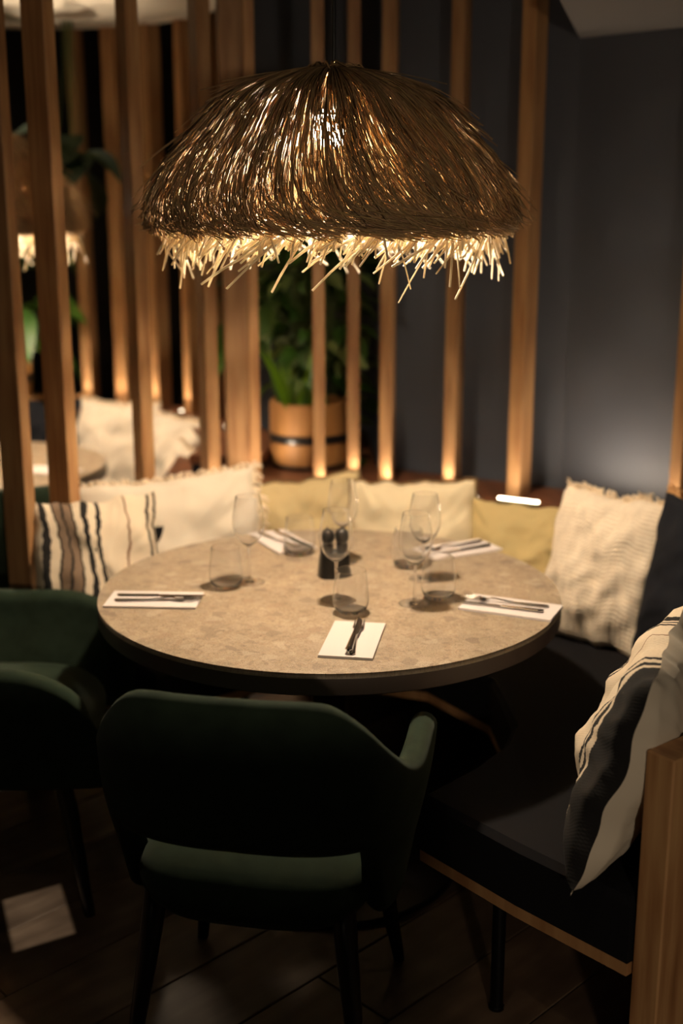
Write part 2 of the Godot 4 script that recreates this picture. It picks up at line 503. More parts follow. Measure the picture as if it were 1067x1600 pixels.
# ---------------------------------------------------------------- room
func room() -> void:
	var f := MB.new(); f.box(Vector3(-0.4, -0.11, -2.5), Vector3(5.6, 0.2, 8.4), 0.002)
	var floor_o := structure("floor", f, M.subfloor)
	var pw := 0.217
	var shapes := []
	for i in 3:
		var b := MB.new(); b.box(Vector3(0, -0.005, 0), Vector3(pw - 0.0035, 0.012, 1.296), 0.0016)
		shapes.append(b.mesh())
	var dir := Vector3(1, 0, -1).normalized()
	var side := Vector3(1, 0, 1).normalized()
	for i in range(-22, 3):
		for j in range(-2, 5):
			var c := side * (-3.066 / sqrt(2.0) + (i + 12.5) * pw) + dir * (j * 1.3 + fposmod(i * 0.47, 1.0) * 1.3 + 0.62)
			if c.x < -1.7 or c.x > 1.5 or c.z < -3.9 or c.z > -1.2: continue
			var p := part("plank", shapes[0], M["plank%d" % (absi(i * 7 + j * 5) % 3)], floor_o)
			p.position = c
			p.rotation.y = -PI / 4
	# ceiling slab with an unseen opening, placed to light a patch of floor
	var hc := UNSEEN_ROOFLIGHT
	var ha := Vector2(0.0475, 0.122); var hb := Vector2(-0.067, 0.0395)
	var h4 := [hc - ha - hb, hc + ha - hb, hc + ha + hb, hc - ha + hb]
	var o4 := [Vector2(0.9, -6.7), Vector2(2.4, 1.7), Vector2(-3.2, 1.7), Vector2(-3.2, -6.7)]
	o4[0] = Vector2(2.4, -6.7)
	var c := MB.new()
	for i in 4:
		c.prism(PackedVector2Array([h4[i], h4[(i + 1) % 4], o4[(i + 1) % 4], o4[i]]), 2.95, 2.99)
	structure("ceiling", c, M.paint_dark)
	var gl := MB.new(); gl.prism(PackedVector2Array([hc - ha - hb, hc + ha - hb, hc + ha + hb, hc - ha + hb]), 2.976, 2.984)  # pane of the unseen opening above the lit floor patch
	structure("unseen_window_1", gl, M.pane)
	for s in [["wall_left", Vector3(-3.2, 1.5, -2.5), Vector3(0.2, 3.2, 8.4)], ["wall_right", Vector3(2.4, 1.5, -2.5), Vector3(0.2, 3.2, 8.4)], ["wall_back", Vector3(-0.4, 1.5, -6.7), Vector3(5.8, 3.2, 0.2)], ["wall_front", Vector3(-0.4, 1.5, 1.7), Vector3(5.8, 3.2, 0.2)]]:
		var b := MB.new(); b.box(s[1], s[2], 0.002)
		structure(s[0], b, M.paint_dark)
	var pt := MB.new(); pt.box(Vector3(-0.26, 0.55, -0.55), Vector3(1.28, 1.1, 0.09), 0.006)  # out of view, placed to shade the lower chair back and floor
	structure("unseen_partition", pt, M.paint_dark)
	# faceted painted wall behind the ledge
	var W := [Vector2(0.10, -5.05), Vector2(0.13, -4.33), Vector2(0.45, -4.15), Vector2(0.735, -3.98), Vector2(1.25, -3.5), Vector2(1.5, -2.6)]
	var b := MB.new()
	for i in range(1, W.size() - 1):
		var p: Vector2 = W[i]; var q: Vector2 = W[i + 1]
		var o := (q - p).normalized(); var n := Vector2(o.y, -o.x) * 0.08
		b.prism(PackedVector2Array([p, q, q + n, p + n]), 0.0, 2.95)
	structure("wall_round", b, M.paint)
	var k := MB.new(); k.box(Vector3(-0.21, 1.475, -5.34), Vector3(0.82, 2.95, 0.1), 0.002)
	structure("wall_planter", k, M.paint)
	var s := MB.new()
	s.prism(PackedVector2Array([Vector2(0.735, -3.99), Vector2(0.549, -3.275), Vector2(0.5, -1.9), Vector2(2.3, -1.9), Vector2(2.3, -3.0), Vector2(1.25, -3.52)]), 2.183, 2.95)
	structure("ceiling_soffit", s, M.ceiling)

func bench_and_ledge() -> void:
	# ledge of boards behind the bench back, wide enough at the back to carry the plant pot
	var poly := PackedVector2Array()
	for i in range(0, 23): poly.append(ring_at(-63.0 + i * 7.0, 0.975))
	for q in [Vector2(1.47, -2.75), Vector2(1.22, -3.5), Vector2(0.735, -3.96), Vector2(0.45, -4.13), Vector2(0.13, -4.3), Vector2(0.10, -5.05), Vector2(-0.62, -5.05), Vector2(-0.62, -4.1), Vector2(-0.78, -3.75), Vector2(-0.88, -3.5)]: poly.append(q)
	var l := MB.new(); l.prism(poly, LEDGE - 0.04, LEDGE)
	structure("trim_ledge", l, M.ledge)
	var bench := thing("bench", "curved booth bench in dark charcoal cloth round the far side of the table", "bench")
	var outer := PackedVector2Array()
	for i in range(0, 28): outer.append(ring_at(-66.0 + i * 8.03, 0.965))
	var seat_poly := outer.duplicate()
	for q in [Vector2(0.53, -1.985), Vector2(0.35, -2.18), Vector2(0.172, -2.40), Vector2(0.30, -2.54), Vector2(0.385, -2.66), Vector2(0.42, -2.76), Vector2(0.40, -3.05), Vector2(0.25, -3.28), Vector2(0, -3.38), Vector2(-0.25, -3.34), Vector2(-0.42, -3.2), Vector2(-0.5, -3.08)]: seat_poly.append(q)
	var clean := PackedVector2Array()
	for p in seat_poly:
		if p.y < -1.98 : clean.append(p)
	var st := MB.new(); cushion_slab(st, clean, 0.318, 0.45, 0.014)
	part("seat", st, M.seat_cloth, bench)
	var bd := MB.new(); bd.prism(clean, 0.292, 0.318)
	part("base_board", bd, M.timber1, bench)
	var back := MB.new()
	for i in 34:
		var a := -66.0 + i * 6.2; var c := a + 6.2
		if ring_at(c, 0.97).y > -2.05: break
		back.prism(PackedVector2Array([ring_at(a, 0.915), ring_at(c, 0.915), ring_at(c, 0.972), ring_at(a, 0.972)]), 0.44, LEDGE - 0.01)
	part("backrest", back, M.seat_cloth, bench)
	for q in [Vector2(0.335, -2.29), Vector2(0.75, -2.2), Vector2(0.5, -3.2), Vector2(-0.3, -3.5), Vector2(0.95, -2.9)]:
		var g := MB.new(); g.lathe([Vector2(0.0, 0.0), Vector2(0.017, 0.0), Vector2(0.017, 0.008), Vector2(0.0145, 0.01), Vector2(0.0145, 0.3), Vector2(0, 0.3)], 16, Transform3D(Basis(), Vector3(q.x, 0, q.y)))
		part("leg", g, M.black_metal, bench)
	# end panel of the bench: a thick upright board and its capping edge
	var e := thing("bench_end_panel", "upright oiled timber end panel closing the bench at the right edge", "panel", Vector3(0.575, 0, -1.975), deg_to_rad(37))
	var eb := MB.new(); eb.box(Vector3(0.20, 0.375, 0), Vector3(0.44, 0.75, 0.062), 0.003)
	part("board", eb, M.timber0, e)

func cushion_slab(b: MB, poly: PackedVector2Array, y0: float, y1: float, r: float) -> void:   # polygon slab with a rounded upper edge
	var p := poly.duplicate()
	if Geometry2D.is_polygon_clockwise(p): p.reverse()
	b.prism(p, y0, y1 - r)
	var inner := PackedVector2Array()
	var n := p.size()
	for i in n:
		var a := (p[i] - p[(i + n - 1) % n]).normalized(); var c := (p[(i + 1) % n] - p[i]).normalized()
		var t := (a + c).normalized()
		inner.append(p[i] + Vector2(-t.y, t.x) * r)
	for i in n:
		var j := (i + 1) % n
		var pts := [Vector3(p[i].x, y1 - r, p[i].y), Vector3(inner[i].x, y1, inner[i].y), Vector3(inner[j].x, y1, inner[j].y), Vector3(p[j].x, y1 - r, p[j].y)]
		if ((pts[1] - pts[0]) as Vector3).cross(pts[2] - pts[0]).y < 0: pts.reverse()
		b.face(pts)
	var t := Geometry2D.triangulate_polygon(inner)
	for i in range(0, t.size(), 3):
		var A := inner[t[i]]; var B := inner[t[i + 1]]; var C := inner[t[i + 2]]
		if (B - A).cross(C - A) < 0:
			var s := B; B = C; C = s
		b.face([Vector3(A.x, y1, A.y), Vector3(C.x, y1, C.y), Vector3(B.x, y1, B.y)])

# ---------------------------------------------------------------- timber fins and uplights
func fin(x: float, z: float, w: float, d: float, label: String, aim := Vector2(-0.03, -2.85), y0 := LEDGE, y1 := 2.95, group := "timber fins round the near booth") -> Node3D:
	var dirv := Vector2(x, z) - aim
	var t := thing("timber_post", label, "post", Vector3(x, y0, z), atan2(dirv.x, dirv.y), group)
	var b := MB.new(); b.box(Vector3(0, (y1 - y0) / 2, 0), Vector3(w, y1 - y0, d), 0.0025)
	part("shaft", b, M["timber%d" % (rng.randi() % 4)], t)
	return t

func uplight(x: float, y: float, z: float, energy: float, lean := Vector3.ZERO, label := "small round uplight set in the ledge at the foot of a timber fin", angle := 48.0, group := "uplights on the ledge") -> void:
	var t := thing("uplight", label, "light", Vector3(x, y, z), 0, group)
	var b := MB.new(); b.lathe([Vector2(0, 0.012), Vector2(0.009, 0.012), Vector2(0.0095, 0.016), Vector2(0.014, 0.016), Vector2(0.015, 0.0), Vector2(0, 0)].duplicate(), 18)
	part("housing", b, M.steel, t)
	var l := MB.new(); l.lathe([Vector2(0.0, 0.0125), Vector2(0.0088, 0.0125), Vector2(0.007, 0.016), Vector2(0, 0.017)], 16)
	part("lens", l, M.led, t)
	var s := SpotLight3D.new()
	s.name = "beam"; s.light_color = WARM; s.light_energy = energy; s.light_size = 0.01
	s.spot_range = 6.0; s.spot_attenuation = 2.0; s.spot_angle = angle; s.shadow_enabled = true
	t.add_child(s)
	s.position = Vector3(0, 0.022, 0)
	s.look_at_from_position(t.position + Vector3(0, 0.022, 0), t.position + Vector3(0, 1.022, 0) + lean, Vector3.FORWARD)

func fins() -> void:
	var w := 0.042; var d := 0.085
	fin(-0.905, -3.32, w, 0.08, "wide timber fin at the far left edge, rising behind the left armchair", TABLE_AIM(), 0.0)
	fin(-0.80, -3.42, w, d, "timber fin second from the left edge, behind the striped cushion", TABLE_AIM(), 0.3)
	fin(-0.607, -3.67, w, 0.06, "timber fin rising behind the white fringed pillow left of the lamp", TABLE_AIM(), 0.45)
	fin(-0.419, -3.81, w, d, "reddish timber fin at the left of the thick corner post", TABLE_AIM(), LEDGE)
	var c := fin(-0.34, -3.93, 0.075, 0.11, "thick corner post between the two booths left of the plant pot", Vector2(-0.05, -2.0), LEDGE)
	c.set_meta("category", "post")
	fin(-0.282, -3.905, 0.034, 0.06, "narrow timber fin against the right side of the thick corner post", Vector2(-0.1, -2.4), LEDGE)
	fin(-0.074, -3.946, 0.040, d, "slim timber fin standing in front of the plant pot", Vector2(-0.03, -1.9))
	fin(0.040, -4.10, 0.042, d, "slim timber fin just right of the plant pot, set further back", Vector2(0.01, -1.5))
	fin(0.151, -3.97, w, d, "timber fin second right of the plant pot, at the edge of the dark wall", TABLE_AIM())
	fin(0.366, -3.948, w, d, "timber fin above the right end of the tan piped pillow, before the dark wall")
	fin(0.579, -3.88, 0.046, 0.095, "broad timber fin before the dark wall with a lit foot behind the olive pillow")
	fin(1.02, -3.52, 0.046, 0.095, "timber fin at the right edge of the picture, beside the pale lit wall")
	# uplights at the inner foot of the fins
	for u in [[-0.395, -3.74, 0.065, "reddish fin left of the thick corner post"], [-0.30, -3.82, 0.07, "thick corner post"], [-0.062, -3.885, 0.045, "slim fin in front of the plant pot"], [0.045, -4.035, 0.045, "set-back fin right of the plant pot"], [0.15, -3.905, 0.065, "second fin right of the plant pot"], [0.345, -3.885, 0.065, "fin above the tan piped pillow"], [0.965, -3.47, 0.07, "fin at the right picture edge"]]:
		uplight(u[0], LEDGE, u[1], u[2], Vector3.ZERO, "round uplight at the foot of the %s" % u[3])
	uplight(0.43, LEDGE, -3.80, 0.02, Vector3.ZERO, "single bright uplight dot between the tan piped pillow and the olive pillow")
	# glowing bar added for the olive pillow's lit top edge; hidden fitting washing the wall
	led_bar(Vector3(0.56, LEDGE, -3.745), 0.14, deg_to_rad(-28), 0.035, "short glowing bar behind the olive pillow, added for its bright lit top edge")
	led_bar(Vector3(0.85, LEDGE, -3.68), 0.30, deg_to_rad(-43), 0.20, "linear uplight hidden behind the waffle cushion, washing the pale wall")

func TABLE_AIM() -> Vector2:
	return Vector2(-0.03, -2.92)

func led_bar(p: Vector3, length: float, turn: float, energy: float, label: String) -> void:
	var t := thing("linear_uplight", label, "light", p, turn)
	var b := MB.new(); b.box(Vector3(0, 0.006, 0), Vector3(length, 0.012, 0.018), 0.001)
	part("housing", b, M.steel, t)
	var l := MB.new(); l.box(Vector3(0, 0.014, 0), Vector3(length - 0.006, 0.006, 0.012), 0.001)
	part("diffuser", l, M.led, t)
	var a := AreaLight3D.new()
	a.name = "beam"; a.light_color = WARM; a.light_energy = energy; a.area_size = Vector2(length - 0.006, 0.012)
	a.area_range = 6.0; a.area_attenuation = 2.0; a.shadow_enabled = true
	t.add_child(a)
	a.position = Vector3(0, 0.02, 0)
	a.rotation.x = PI / 2

# ---------------------------------------------------------------- table
func table() -> void:
	var t := thing("round_table", "round dining table with beige stone top and black edge", "table", TABLE)
	table_parts(t, 0.575)

func table_parts(t: Node3D, R: float) -> void:
	var s := MB.new()
	s.lathe([Vector2(R, 0.738), Vector2(R, 0.7485), Vector2(R - 0.0015, 0.75)], 160)
	var disc := MB.new()
	disc.lathe([Vector2(R - 0.0001, 0.7385), Vector2(R - 0.0015, 0.75), Vector2(0, 0.75)], 160)
	part("stone_top", disc, M.stone, t)
	var e := MB.new()
	e.lathe([Vector2(0, 0.70), Vector2(R - 0.003, 0.70), Vector2(R, 0.703), Vector2(R, 0.738), Vector2(R - 0.002, 0.7395), Vector2(0, 0.7395)], 160)
	part("edge_band", e, M.edge, t, "black edge band")
	var c := MB.new(); c.lathe([Vector2(0, 0.014), Vector2(0.045, 0.014), Vector2(0.045, 0.69), Vector2(0, 0.69)], 32)
	part("column", c, M.black_metal, t)
	var f := MB.new(); f.lathe([Vector2(0, 0.0), Vector2(0.335, 0.0), Vector2(0.34, 0.003), Vector2(0.338, 0.012), Vector2(0.33, 0.014), Vector2(0, 0.016)], 96)
	part("base_plate", f, M.black_metal, t)
	var m := MB.new()
	m.box(Vector3(0, 0.689, 0), Vector3(0.7, 0.022, 0.05), 0.002); m.box(Vector3(0, 0.688, 0), Vector3(0.05, 0.021, 0.7), 0.002)
	part("top_brace", m, M.black_metal, t)

# ---------------------------------------------------------------- straw pendant
func dome(s: float) -> Vector2:      # 0 at the crown, 1 at the rim: (radius, height above the rim plane)
	var P := [Vector2(0.02, 0.348), Vector2(0.10, 0.336), Vector2(0.178, 0.310), Vector2(0.245, 0.274), Vector2(0.308, 0.205), Vector2(0.366, 0.137), Vector2(0.404, 0.07), Vector2(0.412, 0.02), Vector2(0.406, -0.015)]
	var x := clampf(s, 0.0, 1.0) * (P.size() - 1)
	var i := mini(int(x), P.size() - 2)
	var f := x - i
	var p0: Vector2 = P[maxi(i - 1, 0)]; var p1: Vector2 = P[i]; var p2: Vector2 = P[i + 1]; var p3: Vector2 = P[mini(i + 2, P.size() - 1)]
	return p1.cubic_interpolate(p2, p0, p3, f)

func strand(b: MB, pts: Array, r: float) -> void:
	b.tube(pts, [r, r, r, r * 0.9, r * 0.75], 3, false)

func pendant_lamps() -> void:
	var L := thing("pendant_lamp", "large shaggy straw pendant lamp glowing above the round stone table", "lamp", Vector3(-0.022, 1.632, -2.90))
	var n := FastNoiseLite.new(); n.seed = 5; n.frequency = 1.1
	var shade := MB.new()
	for k in 8600:
		var s0 := clampf(pow(rng.randf(), 0.8) * 0.88, 0.0, 0.88)
		if k < 1100: s0 = rng.randf_range(0.0, 0.12)
		var phi := rng.randf() * TAU
		var length := rng.randf_range(0.26, 0.46)
		var stop := rng.randf_range(0.86, 1.0) + n.get_noise_2d(cos(phi) * 2.0, sin(phi) * 2.0) * 0.05
		length = clampf(minf(s0 + length, stop) - s0, 0.10, 1.0)
		var lift := rng.randf_range(-0.014, 0.010)
		var curl := n.get_noise_2d(cos(phi) * 1.3, sin(phi) * 1.3 + s0) * 0.7 + 0.30 + rng.randfn(0, 0.12)
		var flare := rng.randf_range(0.0, 0.022) + (0.035 if rng.randf() < 0.03 else 0.0)
		var pts := []
		for i in 6:
			var f := i / 5.0
			var s := s0 + length * f
			var d := dome(s)
			if s > 1.0: d.y -= (s - 1.0) * 0.45
			var a := phi + curl * f * f * (0.10 + 0.62 * s0)
			var r := d.x + lift + flare * f * f
			pts.append(Vector3(sin(a) * r, d.y + lift * 0.6 + flare * 0.3 * f, cos(a) * r))
		var g := rng.randf_range(0.5, 1.05)
		shade.tint = Color(g, g * rng.randf_range(0.88, 1.0), g * rng.randf_range(0.78, 0.98))
		strand(shade, pts, rng.randf_range(0.0011, 0.0021))
	part("straw_thatch", shade, M.straw, L, "brown layered straw thatch", "stuff")
	# pale reeds of the inner layer sticking out below the rim
	var under := MB.new()
	for k in 560:
		var phi := rng.randf() * TAU
		reed(under, phi, rng.randf_range(0.06, 0.10), rng.randf_range(0.0020, 0.0034), rng.randf_range(-0.06, 0.02))
	part("inner_reeds", under, M.reed, L, "pale lit reeds under the rim", "stuff")
	for k in 90:
		var b := MB.new()
		reed(b, rng.randf() * TAU, rng.randf_range(0.10, 0.185), rng.randf_range(0.0016, 0.003), rng.randf_range(-0.06, 0.02))
		part("reed", b, M.reed, L)
	var hoop := MB.new()
	for h in [[0.33, 0.02], [0.385, 0.03], [0.23, 0.24]]:
		var pts := []
		for i in 49: pts.append(Vector3(sin(TAU * i / 48.0) * h[0], h[1], cos(TAU * i / 48.0) * h[0]))
		hoop.tube(pts, [0.003], 6, false)
	part("wire_frame", hoop, M.black_metal, L)
	# crown: folded straw loops tied round the cable
	var crown := MB.new()
	for k in 46:
		var a := rng.randf() * TAU
		var r := rng.randf_range(0.02, 0.055)
		var pts := []
		for i in 6:
			var f := i / 5.0
			var rr := r * (0.3 + f * 1.5)
			pts.append(Vector3(sin(a + f * 0.6) * rr, 0.347 + sin(f * PI) * rng.randf_range(0.010, 0.024) - f * 0.012, cos(a + f * 0.6) * rr))
		var g := rng.randf_range(0.6, 1.0); crown.tint = Color(g, g * 0.9, g * 0.78)
		strand(crown, pts, 0.0028)
	part("crown_knot", crown, M.straw, L)
	var cord := MB.new(); cord.tube([Vector3(0.004, 0.33, 0), Vector3(0.005, 0.5, 0), Vector3(0.006, 0.8, 0), Vector3(0.006, 1.32, 0)], [0.0045], 8)
	part("cord", cord, M.black, L)
	var hold := MB.new(); hold.lathe([Vector2(0, 0.265), Vector2(0.018, 0.265), Vector2(0.022, 0.28), Vector2(0.022, 0.325), Vector2(0.012, 0.335), Vector2(0, 0.335)], 20)
	var holder := part("lamp_holder", hold, M.black, L)
	var bulb := MB.new()
	var prof := []
	for i in 15:
		var a := -PI / 2 + PI * i / 14.0
		prof.append(Vector2(maxf(cos(a), 0.0) * 0.045 if i > 0 and i < 14 else 0.0, 0.225 + sin(a) * 0.045))
	bulb.lathe(prof, 24)
	part("bulb", bulb, M.bulb, holder)
	var o := OmniLight3D.new()
	o.name = "glow"; o.light_color = WARM; o.light_energy = 2.05; o.light_size = 0.04
	o.omni_range = 9.0; o.omni_attenuation = 2.0; o.shadow_enabled = true
	L.add_child(o)
	o.position = Vector3(0, 0.225, 0)
	var c := copy(L, "straw pendant lamp of the neighbouring booth, half hidden between the two leftmost timber fins")
	c.position = Vector3(-1.33, 1.60, -4.38)
	c.rotation.y = 2.1

func reed(b: MB, phi: float, length: float, r: float, splay: float) -> void:
	var pts := []
	var start := rng.randf_range(0.33, 0.385)
	var y := rng.randf_range(-0.005, 0.035)
	var side := rng.randfn(0.0, 0.5) - 0.75
	var droop := rng.randf_range(0.2, 1.0)
	for i in 5:
		var f := i / 4.0
		var a := phi + side * f * length * 2.2
		var rr := start + splay * f + 0.22 * length * f
		pts.append(Vector3(sin(a) * rr, y - length * f * (0.55 + 0.3 * f * droop) , cos(a) * rr))
	var g := rng.randf_range(0.8, 1.05)
	b.tint = Color(g, g * 0.985, g * 0.94)
	b.tube(pts, [r, r, r, r, r * 0.9], 5, true)

# ---------------------------------------------------------------- armchairs
const CHAIR_TOP := [0.858, 0.857, 0.853, 0.838, 0.795, 0.735, 0.69, 0.668, 0.664, 0.668, 0.67]

func spline(v: Array, x: float) -> float:      # evenly spaced values over 0..1
	var q := clampf(x, 0.0, 1.0) * (v.size() - 1)
	var i := mini(int(q), v.size() - 2)
	return cubic_interpolate(v[i], v[i + 1], v[maxi(i - 1, 0)], v[mini(i + 2, v.size() - 1)], q - i)

func armchairs() -> void:
	var a := armchair("dark green velvet tub armchair in the foreground, seen from behind")
	a.position = Vector3(-0.145, 0, -2.27); a.rotation.y = deg_to_rad(-11)
	var b := copy(a, "dark green velvet tub armchair at the left of the table, cut by the picture edge")
	b.position = Vector3(-0.86, 0, -2.88); b.rotation.y = deg_to_rad(-90)

func armchair(label: String) -> Node3D:
	var t := thing("tub_armchair", label, "armchair", Vector3.ZERO, 0, "green velvet armchairs")
	var shell := MB.new()
	var T := 0.027
	var section := func(tt: float, vv: float) -> Vector3:
		var u := tt * 2.0 - 1.0
		var au := absf(u)
		var ph := u * 1.98
		var top := spline(CHAIR_TOP, au)
		if au > 0.84: top -= 0.17 * (1.0 - sqrt(maxf(0.0, 1.0 - pow((au - 0.84) / 0.16, 2))))
		var low := lerpf(0.525, 0.345, smoothstep(0.36, 0.60, au))
		var th := T * (1.0 if au < 0.965 else sqrt(maxf(0.02, 1.0 - pow((au - 0.965) / 0.035, 2))))
		# rounded section: outer side up, over the rim, inner side down, under
		var h := 0.0; var off := 0.0
		var q := vv * 4.0
		var b := low + th; var e := top - th
		if q < 1.4: h = lerpf(b, e, q / 1.4); off = th
		elif q < 2.0: var w := (q - 1.4) / 0.6 * PI; h = e + sin(w) * th; off = cos(w) * th
		elif q < 3.4: h = lerpf(e, b, (q - 2.0) / 1.4); off = -th
		else: var w := (q - 3.4) / 0.6 * PI; h = b - sin(w) * th; off = -cos(w) * th
		var taper := lerpf(0.85, 1.0, smoothstep(0.34, 0.62, h)) - 0.075 * smoothstep(0.70, 0.86, h)
		var sx := signf(sin(ph)) * pow(absf(sin(ph)), 0.66)
		var cz := cos(ph)
		var z := 0.265 * pow(maxf(cz, 0.0), 0.72) if cz > 0 else cz * 0.74
		var p := Vector3(sx * 0.297, 0, z)
		var n := Vector3(sx * pow(absf(sx), 0.4), 0, signf(cz) * pow(absf(cz), 1.0) if cz > 0 else cz * 0.12).normalized()
		p = p * Vector3(taper, 1, lerpf(0.9, 1.0, smoothstep(0.4, 0.75, h)) if z > 0 else 1.0) + n * off
		p.z += maxf(cz, 0.0) * (h - 0.55) * 0.16
		p.y = h
		return p
	shell.sheet(96, 48, section, false, true)
	# close the arm fronts
	for side in [0.0, 1.0]:
		var c := Vector3.ZERO
		for j in 48: c += section.call(side, j / 48.0)
		var k := shell.vert(c / 48.0)
		var base := 0 if side == 0.0 else 96 * 48
		for j in 48:
			if side == 0.0: shell.tri(k, base + j, base + (j + 1) % 48)
			else: shell.tri(k, base + (j + 1) % 48, base + j)
	part("shell", shell, M.velvet, t)
	var seat := MB.new()
	seat.sheet(56, 14, func(uu: float, vv: float) -> Vector3:
		var a := uu * TAU
		var w := (vv - 0.5) * PI
		var k := pow(maxf(cos(w), 0.0), 0.5)
		var x := signf(cos(a)) * pow(absf(cos(a)), 0.6) * 0.242 * k
		var z := signf(sin(a)) * pow(absf(sin(a)), 0.6) * 0.255 * k
		var y := 0.425 + sin(w) * (0.105 if w < 0 else 0.075) + (0.025 * (1.0 - k * k) if w > 0 else 0.0)
		return Vector3(x, y, z + 0.008 + 0.03 * (y - 0.4)), true, false, true)
	part("seat", seat, M.velvet, t)
	for s in [-1.0, 1.0]:
		for f in [-1.0, 1.0]:
			var l := MB.new()
			l.tube([Vector3(0.185 * s, 0.40, 0.175 * f), Vector3(0.20 * s, 0.27, 0.20 * f), Vector3(0.235 * s, 0.0, 0.245 * f)], [0.024, 0.021, 0.0125], 14)
			part("leg", l, M.black, t)
	return t

# ---------------------------------------------------------------- cushions
func cushion(called: String, label: String, at: Vector3, w: float, h: float, thick: float, yaw: float, lean: float, mat: Material, o := {}) -> Node3D:
	# stands on its lower edge at «at», faces +z of its own axes before the turn; lean tips it backwards, roll tips it sideways
	var t := thing(called, label, "cushion", at, 0, o.get("group", ""))
	t.basis = Basis(Vector3.UP, yaw) * Basis(Vector3.RIGHT, -lean) * Basis(Vector3.BACK, o.get("roll", 0.0))
	var n := FastNoiseLite.new(); n.seed = o.get("seed", 1); n.frequency = 1.0; n.fractal_octaves = 2
	var ear: float = o.get("ear", 0.06)
	var sag: float = o.get("sag", 0.10)
	var rad_amp: float = 0.0 if o.get("waffle", false) else 0.012
	var shape := func(u: float, v: float, s: float) -> Vector3:
		var x := u * 2 - 1; var y := v * 2 - 1
		var px := x * (1.0 - ear * (1.0 - y * y)) * (1.0 - sag * 0.35 * y)
		var py := y * (1.0 - ear * (1.0 - x * x))
		var e := maxf(0.0, (1.0 - x * x) * (1.0 - y * y))
		var z := pow(e, 0.42) * thick * 0.5 * (1.0 - sag * y)
		var cr := n.get_noise_2d(x * 1.6 + 9.0 * s, y * 1.6) * 0.017 * pow(e, 0.6)
		var rad := n.get_noise_2d(atan2(y, x) * 4.0, 3.0 * s) * rad_amp * pow(e, 0.4) * clampf(x * x + y * y, 0, 1)
		var edge := n.get_noise_1d((x + y) * 1.4 + 7.0) * 0.012
		return Vector3(px * w * 0.5 + edge, (py + 1.0) * h * 0.5 + n.get_noise_1d(x * 2.0 + 31.0) * 0.012, s * (z + cr + rad) + n.get_noise_2d(x + 5.0, y) * 0.02)
	var front := MB.new()
	if o.get("waffle", false):
		front.sheet(170, 170, func(u: float, v: float) -> Vector3:
			var p: Vector3 = shape.call(u, v, 1.0)
			var q := n.get_noise_2d(u * 3.0, v * 3.0) * 0.012
			return p + Vector3(0, 0, 0.0017 * (sin(TAU * (u + q) * 30.0) * 0.8 + 1.0) * sin(TAU * (v + q) * 36.0)))
	else: front.sheet(36, 36, shape.bind(1.0))
	var panel := part("front_panel", front, mat, t)
	var back := MB.new(); back.sheet(36, 36, shape.bind(-1.0), false, false, true)
	part("back_panel", back, o.get("back", mat), t)
	if o.get("piping", false):
		var pts := []
		for i in 121:
			var q := i / 120.0 * 4.0
			var p := Vector2(q, 0) if q < 1 else Vector2(1, q - 1) if q < 2 else Vector2(3 - q, 1) if q < 3 else Vector2(0, 4 - q)
			pts.append(shape.call(p.x, p.y, 1.0))
		var pb := MB.new(); pb.tube(pts, [0.006], 8, false)
		part("piping", pb, M.piping, panel)
	if o.has("fringe"):
		var f := MB.new()
		for e in o.fringe:       # 0 top, 1 right, 2 left
			for k in 90:
				var q := (k + rng.randf()) / 90.0
				var uvp := Vector2(q, 1) if e == 0 else Vector2(1, q) if e == 1 else Vector2(0, q)
				var p: Vector3 = shape.call(uvp.x, uvp.y, 1.0)
				var outv := Vector3(0, 1, 0) if e == 0 else Vector3(1, 0, 0) if e == 1 else Vector3(-1, 0, 0)
				var ll: float = rng.randf_range(0.012, 0.03) * o.get("fringe_size", 1.0)
				var d := (outv + Vector3(rng.randfn(0, 0.45), rng.randfn(0, 0.3), rng.randfn(0, 0.5))).normalized()
				f.tube([p - outv * 0.004, p + d * ll * 0.55, p + d * ll + Vector3(rng.randfn(0, 0.004), -ll * 0.35, rng.randfn(0, 0.006))], [0.0032, 0.0036, 0.0022], 5)
		part("fringe", f, o.get("fringe_mat", M.fringe), t, "", "stuff")
	return t

